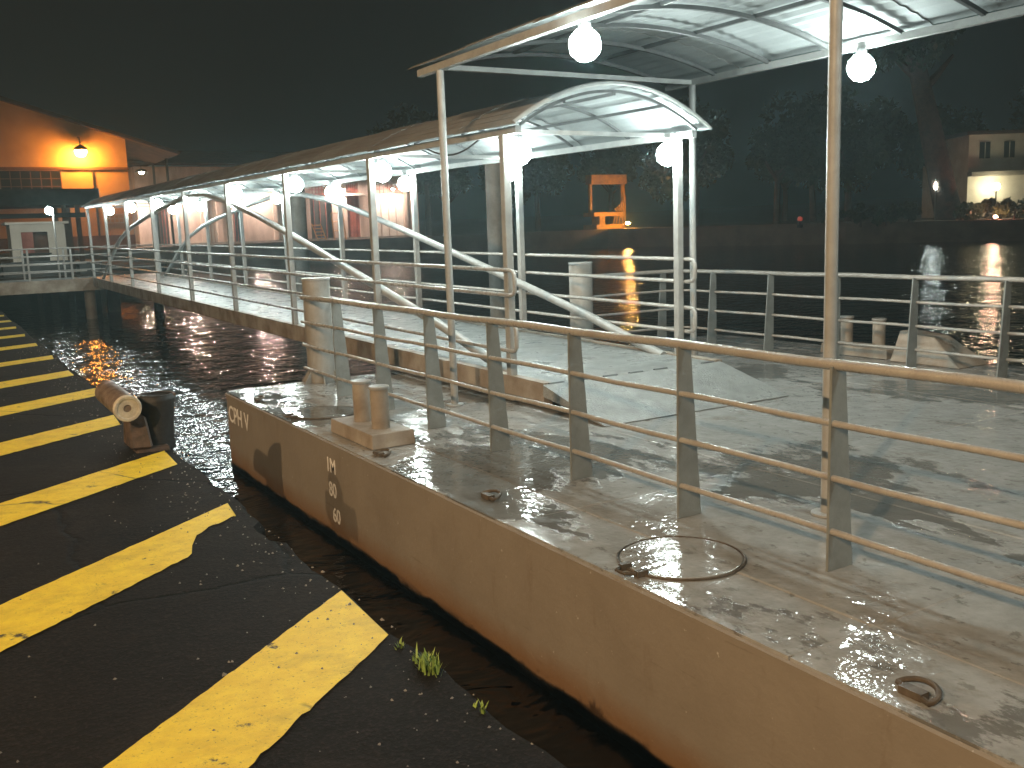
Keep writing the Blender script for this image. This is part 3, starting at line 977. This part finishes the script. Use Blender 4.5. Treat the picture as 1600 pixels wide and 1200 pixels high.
for wx0, wx1 in ((5.0, 8.85), (.2, 4.0), (-4.6, -.8)):
    b = MB(); b.box(wx0, wx1, OY - .05, OY - .01, 3.55, 5.15); wn = part(b, 'window', 'glass', ow)
    for k in range(7):
        x = wx0 + (wx1 - wx0) * k / 6
        b = MB(); b.box(x - .03, x + .03, OY - .1, OY - .052, 3.55, 5.15); part(b, 'mullion', 'brown_band', wn)
    for k in range(4):
        z = 3.55 + 1.6 * k / 3
        b = MB(); b.box(wx0, wx1, OY - .115, OY - .102, z - .025, z + .025); part(b, 'glazing_bar', 'brown_band', wn)
    b = MB(); b.box(wx0 - .15, wx1 + .15, OY - .25, OY - .004, 3.36, 3.53); part(b, 'sill', 'orange_wall', wn)
b = MB()
for i in range(5):
    x = 11.55 + .3 * i
    b.box(x - .04, x + .04, OY - .07, OY - .01, 1.4, 2.12)
for k in range(3):
    z = 1.44 + .3 * k
    b.box(11.5, 12.8, OY - .075, OY - .012, z - .04, z + .04)
part(b, 'vent_grille', 'white', ow)
for y in range(int(OY) + 2, int(OY) + 28, 5):
    b = MB(); b.tube([(16.6, y, FQ), (16.6, y, 6.25)], .1, 8); part(b, 'eave_post', 'charcoal', ow)
# flood lamp: head on an arm, lens facing the quay
t = thing('flood_lamp', 'glowing orange flood lamp on the ochre warehouse gable', 'lamp', (10.2, OY - .9, 6.46))
b = MB(); b.lathe([(0, -.42), (.26, -.36), (.42, -.1), (.4, .1), (0, .12)], 16, (10.2, OY - .95, 6.46)); part(b, 'lens', 'sodium', t, True)
b = MB(); b.lathe([(.48, .06), (.4, .26), (.14, .4), (0, .42)], 16, (10.2, OY - .95, 6.46)); part(b, 'housing', 'charcoal', t, True)
b = MB(); b.tube([(10.2, OY - .95, 6.85), (10.2, OY - .8, 7.4), (10.2, OY - .01, 7.5)], .05, 6); part(b, 'arm', 'charcoal', t)
wall_lamp((14.62, OY + 1.5, 5.2), 'small white lamp under the ochre warehouse eave', 'lamps under the warehouse eave', key='yellow_lamp', r=.2, mount=-1.2)
wall_lamp((13.75, OY + 3.0, 4.6), 'smaller dim lamp on the ochre warehouse flank', 'lamps under the warehouse eave', 'yellow_lamp', r=.12, mount=-.3)

# pink warehouse ---------------------------------------------------
PY = 86.0
pw = thing('pink_warehouse', 'long pinkish warehouse front with tall doors and red fan grilles', 'warehouse', (28, PY + 5, FQ))
PT = 6.2
doors = [(17.0, 18.2), (20.9, 22.3), (23.3, 24.6), (27.3, 29.0), (30.4, 32.9), (34.0, 35.6), (36.9, 40.2)]
b = MB()
xs = [15.6] + [v for d in doors for v in d] + [41.6]
for k in range(0, len(xs), 2):
    b.box(xs[k], xs[k + 1], PY, PY + 9, FQ, PT)
for a, c in doors:
    b.box(a, c, PY, PY + 9, 4.75, PT)
    b.box(a, c, PY + 1.2, PY + 9, FQ, 4.75)
part(b, 'wall', 'pink_wall', pw)
b = MB(); b.hexa([(15, PY - 1.5, PT), (42.2, PY - 1.5, PT), (42.2, PY + 10, PT + 2), (15, PY + 10, PT + 2)],
                 [(15, PY - 1.5, PT + .2), (42.2, PY - 1.5, PT + .2), (42.2, PY + 10, PT + 2.2), (15, PY + 10, PT + 2.2)])
part(b, 'roof', 'dark_roof', pw)
b = MB(); b.box(15.58, 41.62, PY - .35, PY - .004, FQ, FQ + .16); part(b, 'step', 'concrete', pw)
kinds = ['charcoal', 'white', 'charcoal', 'white', 'charcoal', 'red_door', 'white']
for (a, c), kd in zip(doors, kinds):
    b = MB(); b.box(a + .1, c - .1, PY + .3, PY + .42, FQ + .01, 3.7); dr = part(b, 'door', kd, pw)
    nb = 4
    for k in range(nb + 1):
        x = a + .1 + (c - a - .2) * k / nb
        b = MB(); b.box(x - .035, x + .035, PY + .24, PY + .298, FQ + .02, 3.68); part(b, 'door_batten', 'red_door' if kd != 'white' else 'pink_wall', dr)
    gq = MB()
    for k in range(9):
        x = a + (c - a) * k / 8
        hgt = 3.78 + .95 * math.sqrt(max(.03, 1 - (2 * k / 8 - 1) ** 2))
        gq.box(x - .035, x + .035, PY + .2, PY + .26, 3.72, hgt)
    for k in range(2):
        gq.box(a, c, PY + .19, PY + .198, 3.74 + .38 * k, 3.82 + .38 * k)
    part(gq, 'fan_grille', 'red_door', pw)
    for x in (a, c):
        b = MB(); b.box(x - .18, x + .18, PY - .14, PY - .003, FQ + .16, 4.75); part(b, 'door_jamb', 'pink_wall', pw)
for a, c in (doors[1], doors[5]):
    b = MB(); b.hexa([(a - .2, PY - 1.1, 3.5), (c + .2, PY - 1.1, 3.5), (c + .2, PY - .145, 3.75), (a - .2, PY - .145, 3.75)],
                     [(a - .2, PY - 1.1, 3.56), (c + .2, PY - 1.1, 3.56), (c + .2, PY - .145, 3.83), (a - .2, PY - .145, 3.83)])
    part(b, 'door_hood', 'white', pw)
for i, x in enumerate((16.3, 19.4, 25.6, 33.4, 38.6)):
    t = wall_lamp((x, PY - .9, 4.15), 'small warm bracket lamp of the pink warehouse, %s from the ochre warehouse' % ORD[i], 'lamps of the pink warehouse', r=.13, mount=.9)

# yellow ladder frames on the far quay
def ladder(x0, x1, h, nr, lean, label):
    t = thing('ladder_frame', label, 'ladder', (x0, PY - 2.2, FQ))
    for x in (x0, x1):
        b = MB(); b.tube([(x, PY - 2.2, FQ), (x + lean, PY - 1.9, FQ + h)], .05, 6); part(b, 'upright', 'yellow_steel', t)
    for k in range(nr):
        f = (k + .5) / nr if nr > 3 else (k + 1) / nr
        b = MB(); b.tube([(x0 + lean * f, PY - 2.2 + .3 * f, FQ + h * f), (x1 + lean * f, PY - 2.2 + .3 * f, FQ + h * f)], .04, 6); part(b, 'rung', 'yellow_steel', t)
ladder(32.0, 33.1, 2.4, 3, -.1, 'tall yellow open frame standing by the pink warehouse')
ladder(30.4, 31.2, 1.5, 5, -.4, 'low yellow ladder with five rungs leaning by the pink warehouse')

# kiosk on the jetty ---------------------------------------------
t = thing('kiosk', 'small white kiosk with a dark counter opening on the jetty', 'kiosk', (3.6, 40.8, -1.05))
kx0, kx1, ky0, ky1, kz1 = 2.76, 4.6, 40, 41.6, .78
b = MB()
b.box(kx0, kx0 + .35, ky0, ky0 + .1, -1.05, kz1); b.box(kx1 - .6, kx1, ky0, ky0 + .1, -1.05, kz1)
b.box(kx0 + .35, kx1 - .6, ky0, ky0 + .1, .5, kz1)
b.box(kx0, kx0 + .1, ky0 + .1, ky1, -1.05, kz1); b.box(kx1 - .1, kx1, ky0 + .1, ky1, -1.05, kz1); b.box(kx0 + .1, kx1 - .1, ky1 - .1, ky1, -1.05, kz1)
part(b, 'wall', 'white', t)
b = MB(); b.box(kx0 + .352, kx1 - .602, ky0 + .01, ky0 + .09, -1.05, -.35); part(b, 'apron_panel', 'charcoal', t)
b = MB(); b.box(kx0 + .1, kx1 - .1, ky0 + .9, ky0 + .95, -1.05, kz1 - .01); part(b, 'back_board', 'brown_band', t)
b = MB(); b.box(kx0 - .15, kx1 + .15, ky0 - .15, ky1 + .15, kz1 + .002, kz1 + .09); part(b, 'roof', 'white', t)
b = MB(); b.box(kx0 + .3, kx1 - .55, ky0 - .2, ky0 - .005, -.34, -.28); part(b, 'counter', 'charcoal', t)
b = MB(); b.box(kx0 + .36, kx0 + .75, ky0 + .12, ky0 + .15, -.27, .5); part(b, 'shutter', 'red_door', t)
for i, (x0, x1, z1) in enumerate(((2.2, 4.4, -.62), (4.6, 5.3, -.72), (1.0, 2.0, -.7))):
    b = MB(); b.box(x0, x1, 37.0, 37.9, -1.05, z1); b.box(x0 - .05, x1 + .05, 36.95, 37.95, z1, z1 + .07)
    single(b, 'stone_block', 'charcoal', ['long dark low block in front of the white kiosk', 'short dark block beside the shelter post', 'dark low block at the quay end of the jetty'][i], 'block', (x0, 37.4, -1.05), 'dark blocks on the jetty', bev=.01)

# flat roofed shelter behind the kiosk
t = thing('shelter', 'open shelter with a deep dark flat roof behind the white kiosk', 'shelter', (0, 62, -1.06))
b = MB(); b.box(-18, 8.9, 60, 65, 2.2, 3.1); part(b, 'roof', 'charcoal', t)
b = MB(); b.box(-18, 8.0, 59.5, 59.995, 1.5, 1.75); part(b, 'lower_beam', 'charcoal', t)
for x in (-12, -6, 0, 7.0, 7.7):
    for y in (60.3, 64.5):
        b = MB(); b.box(x - .12, x + .12, y - .12, y + .12, -1.06, 2.2); part(b, 'post', 'brown_band', t)

# yellow gantry machine on the far bank -----------------------------
cy = 90.5
t = thing('gantry_machine', 'orange lit yellow gantry machine on the dark far bank', 'gantry', (68, cy, -.45))
k = cy / 92
def X(x): return x * k
b = MB(); b.box(X(66.8), X(71.9), cy, cy + 1.2, 4.7, 5.75); part(b, 'top_beam', 'yellow_steel', t)
for x in (X(66.9), X(71.7)):
    b = MB(); b.box(x - .16, x + .16, cy + .3, cy + .7, -.45 if x > X(70) else 1.4, 4.7); part(b, 'leg', 'yellow_steel', t)
b = MB(); b.box(X(66.7), X(71.0), cy - .5, cy + 1.6, 1.05, 1.5); part(b, 'cross_beam', 'yellow_steel', t)
b = MB(); b.box(X(67.6), X(68.4), cy - .3, cy + 1.2, -.05, 1.05); part(b, 'support', 'yellow_steel', t)
b = MB(); b.box(X(66.8), X(70.8), cy - .8, cy + 1.8, -.5, .12); part(b, 'chassis', 'yellow_steel', t)
for i in range(5):
    b = MB(); b.tube([(X(69.8 + .45 * i), cy, .1 + .0 * i), (X(70.6 + .3 * i), cy + .2, 2.0 + .35 * i)], .09, 6); part(b, 'lattice_bar', 'yellow_steel', t)
    b = MB(); b.tube([(X(71.6 - .1 * i), cy - .1, .2), (X(70.0 + .3 * i), cy - .1, 1.9 + .2 * i)], .08, 6); part(b, 'lattice_bar', 'yellow_steel', t)
t2 = thing('work_lamp', 'small orange work lamp beside the yellow gantry machine', 'lamp', (X(68.8), cy - 4, -.45))
b = MB(); b.tube([(X(68.8), cy - 4, -.5), (X(68.8), cy - 4, .05)], .06, 6); part(b, 'pole', 'charcoal', t2)
b = MB(); b.lathe([(0, .05), (.2, .08), (.2, .24), (0, .3)], 10, (X(68.8), cy - 4, 0)); part(b, 'lens', 'work', t2)

# pale building on the river bank -----------------------------------
def on_bank(u, v, d):
    vv = r_ * ((u - 800) / FPX) + d_ * ((v - 600) / FPX) + fwd
    return vv * (d / math.hypot(vv.x, vv.y))
bc = on_bank(1575, 310, 104)
wb = thing('bank_building', 'pale two storey building with dark windows on the river bank', 'building', (bc.x, bc.y, -.3))
ex = Vector((r_.x, r_.y, 0)).normalized(); ey = Vector((fwd.x, fwd.y, 0)).normalized()
def bbox(u0, u1, w0, w1, z0, z1, b):
    c = Vector((bc.x, bc.y, 0))
    q = [c + ex * u + ey * w for u, w in ((u0, w0), (u1, w0), (u1, w1), (u0, w1))]
    return b.hexa([(p.x, p.y, z0) for p in q], [(p.x, p.y, z1) for p in q])
part(bbox(-3.9, 16, 0, 10, -.4, 7.2, MB()), 'wall', 'white', wb)
part(bbox(-4.3, 16.4, -.4, 10.4, 7.202, 7.5, MB()), 'roof', 'dark_roof', wb)
part(bbox(-3.95, 16.05, -.9, -.004, 3.35, 3.75, MB()), 'balcony_slab', 'concrete', wb)
for i in range(7):
    u = -2.9 + 2.3 * i
    wn = part(bbox(u, u + 1.0, -.05, -.006, 5.0, 6.5, MB()), 'window', 'glass', wb)
    part(bbox(u - .12, u + 1.12, -.14, -.052, 4.84, 4.98, MB()), 'sill', 'white', wn)
    part(bbox(u + .47, u + .53, -.09, -.055, 5.0, 6.5, MB()), 'mullion', 'white', wn)
for i in range(4):
    u = 1.6 + 3 * i
    part(bbox(u, u + 1.3, -.05, -.006, -.3, 2.4, MB()), 'door', 'charcoal', wb)
lp = Vector((bc.x, bc.y, 0)) + ex * (-1.9) + ey * (-1.5)
t = thing('globe_street_lamp', 'round yellow globe lamp on a post before the pale building', 'street lamp', (lp.x, lp.y, -.5))
b = MB(); b.tube([(lp.x, lp.y, -.6), (lp.x, lp.y, 2.0)], .06, 8); part(b, 'post', 'charcoal', t)
b = MB(); b.lathe([(0, 1.98), (.24, 2.08), (.34, 2.32), (.24, 2.58), (0, 2.66)], 14, (lp.x, lp.y, 0)); part(b, 'globe', 'yellow_lamp', t, True)
lp = on_bank(1461, 312, 96)
t = thing('post_lamp', 'thin post lamp with a narrow white light on the river bank', 'street lamp', (lp.x, lp.y, -.6))
b = MB(); b.tube([(lp.x, lp.y, -.7), (lp.x, lp.y, 2.2)], .05, 6); part(b, 'post', 'galv', t)
b = MB(); b.tube([(lp.x, lp.y, 2.2), (lp.x, lp.y, 2.75)], .09, 6); part(b, 'lens', 'globe', t)
lp = on_bank(1250, 343, 86)
b = MB(); b.lathe([(0, -.75), (.3, -.7), (.3, -.1), (.06, .0), (.06, .1), (.13, .14), (.13, .3), (0, .34)], 12, (lp.x, lp.y, 0))
t = thing('signal_post', 'small dim red signal light on the dark river bank', 'signal', (lp.x, lp.y, -.75))
b = MB(); b.lathe([(.25, -.75), (.25, -.5), (.06, -.45), (.06, -.2)], 12, (lp.x, lp.y, 0)); part(b, 'stand', 'charcoal', t, True)
b = MB(); b.lathe([(.0, -.2), (.2, -.17), (.22, .0), (.16, .15), (0, .2)], 12, (lp.x, lp.y, 0)); part(b, 'lens', 'red_lamp', t, True)

# ------------------------------------------------------------------ trees and shrubs
def crown_mesh(name, mt, n, rx, rz, leaf, seed, lobes):
    rg = np.random.default_rng(seed)
    cs = rg.normal(size=(lobes, 3)); cs /= np.linalg.norm(cs, axis=1)[:, None]
    cs *= rg.uniform(.3, .8, (lobes, 1)) * np.array([rx, rx, rz])
    rad = rg.uniform(.25, .45, lobes) * min(rx, rz)
    k = rg.integers(0, lobes, n)
    d = rg.normal(size=(n, 3)); d /= np.linalg.norm(d, axis=1)[:, None]
    P = cs[k] + d * (rad[k] * rg.uniform(.55, 1.05, n))[:, None]
    u = rg.normal(size=(n, 3)); u /= np.linalg.norm(u, axis=1)[:, None]
    v = np.cross(u, rg.normal(size=(n, 3))); v /= np.linalg.norm(v, axis=1)[:, None]
    s = (leaf * rg.uniform(.6, 1.3, n))[:, None]
    V = np.stack([P - u * s, P + v * s * .45, P + u * s, P - v * s * .45], 1).reshape(-1, 3)
    me = bpy.data.meshes.new(name)
    me.from_pydata(V.tolist(), [], np.arange(n * 4).reshape(-1, 4).tolist())
    me.materials.append(M[mt])
    return me
crowns = [crown_mesh('crown', 'leaf', 5200, 5.2, 4.2, .34, 1, 26), crown_mesh('crown', 'leaf_olive', 5200, 4.4, 4.8, .34, 2, 24), crown_mesh('crown', 'leaf', 4200, 3.6, 3.0, .3, 3, 18)]
bushes = [crown_mesh('foliage', 'leaf_olive', 1500, 1.8, 1.1, .2, 4, 10), crown_mesh('foliage', 'leaf', 1500, 2.3, 1.3, .2, 5, 12)]

def tree(x, y, z, h, ci, label, group, s=1.0, lean=(0, 0), r=.4):
    t = thing('tree', label, 'tree', (x, y, z), group)
    top = Vector((x + lean[0], y + lean[1], z + h))
    mid = Vector((x, y, z)).lerp(top, .5) + Vector((jit(.2), jit(.2), 0))
    b = MB(); b.tube([(x, y, z - .5), mid, top], [r, r * .8, r * .55], 10)
    for k in range(4):
        a = k * 1.6 + jit(.4)
        p0 = Vector((x, y, z)).lerp(top, .72 + .06 * k)
        b.tube([p0, p0 + Vector((math.cos(a) * 1.2 * s, math.sin(a) * 1.2 * s, 1.1 * s)), p0 + Vector((math.cos(a) * 2.6 * s, math.sin(a) * 2.6 * s, 2.6 * s))], [r * .4, r * .28, r * .1], 6)
    part(b, 'trunk', 'bark', t, True)
    c = shared(crowns[ci], 'crown', t, (top.x, top.y, top.z + 1.6 * s))
    c.scale = (s,) * 3
    c.rotation_euler.z = random.uniform(0, 6.28)
    return t
row = [(46, 108), (51, 103), (56, 108), (61, 101), (67, 104), (74, 98), (79, 91), (74.5, 83), (80, 76), (83, 69), (88, 78), (90, 63), (96, 68), (99, 56), (94, 88), (106, 62)]
for i, (x, y) in enumerate(row):
    lab = ['broad dark', 'tall olive', 'small dark'][i % 3] + ' tree, %s along the far bank counting from the pink warehouse' % ORD[i]
    tree(x, y, 0, [5.5, 6.5, 4.5][i % 3] + jit(.8), i % 3, lab, 'trees along the far bank', 1.15 + jit(.15))
lt = on_bank(1487, 318, 97)
tp = on_bank(1424, 62, 97)
tree(lt.x, lt.y, -.6, tp.z + .6, 0, 'huge tree with a leaning bare reddish trunk on the river bank', None, 1.2, (tp.x - lt.x, tp.y - lt.y), 1.25)
for i, (u, d, s) in enumerate(((1345, 90, .8), (1385, 92, .9), (1420, 93, .8), (1510, 95, .9), (1545, 97, .85), (1585, 96, 1.15), (1640, 96, 1.2), (1300, 88, .7))):
    p_ = on_bank(u, 330, d)
    t = thing('shrub', ['rounded olive', 'broad dark'][i % 2] + ' shrub on the river bank ' + ['third from the leaning tree toward the red signal', 'second from the leaning tree toward the red signal', 'next to the leaning tree toward the red signal', 'between the leaning tree and the pale building', 'before the bright end of the pale building', 'before the dark doors of the pale building', 'past the pale building doors', 'by the red signal light'][i], 'shrub', (p_.x, p_.y, -.6), 'shrubs along the river bank')
    b = MB(); b.tube([(p_.x, p_.y, -.9), (p_.x + .1, p_.y, .3)], .09, 6); part(b, 'stem', 'bark', t)
    c = shared(bushes[i % 2], 'foliage', t, (p_.x, p_.y, .35)); c.scale = (s,) * 3; c.rotation_euler.z = i

ul = Vector((lt.x, lt.y, -.55)) - ey * 5 + ex * 1.5  # added lamp behind the shrubs, put in to redden the leaning trunk
t = thing('added_trunk_light', 'small reddish light added at the foot of the leaning tree to light its trunk', 'lamp', ul)
b = MB(); b.lathe([(.2, -.6), (.2, -.5), (.14, -.48)], 12, (ul.x, ul.y, 0)); part(b, 'base', 'charcoal', t)
b = MB(); b.lathe([(.13, -.48), (.16, -.4), (.1, -.32), (0, -.3)], 12, (ul.x, ul.y, 0)); part(b, 'lens', 'trunk_fill', t)

# ------------------------------------------------------------------ haze volume added for the glow around the lamps
HAZE = .0031
m_ = bpy.data.materials.new('glow_haze'); m_.use_nodes = True
nt = m_.node_tree
for n_ in list(nt.nodes):
    if n_.type == 'BSDF_PRINCIPLED':
        nt.nodes.remove(n_)
pv = nt.nodes.new('ShaderNodeVolumePrincipled')
pv.inputs['Color'].default_value = (.62, .92, 1, 1)  # teal tint stands in for lens glare around the lamps
pv.inputs['Density'].default_value = HAZE
pv.inputs['Anisotropy'].default_value = .3
nt.links.new(pv.outputs[0], nt.nodes['Material Output'].inputs['Volume'])
M['air'] = m_
b = MB(); b.box(-620, 920, -320, 920, -4.2, 40)
hz = struct(b, 'haze', 'air')
hz['kind'] = 'stuff'
hz['label'] = 'thin teal haze added over the harbour for the lamp glow'
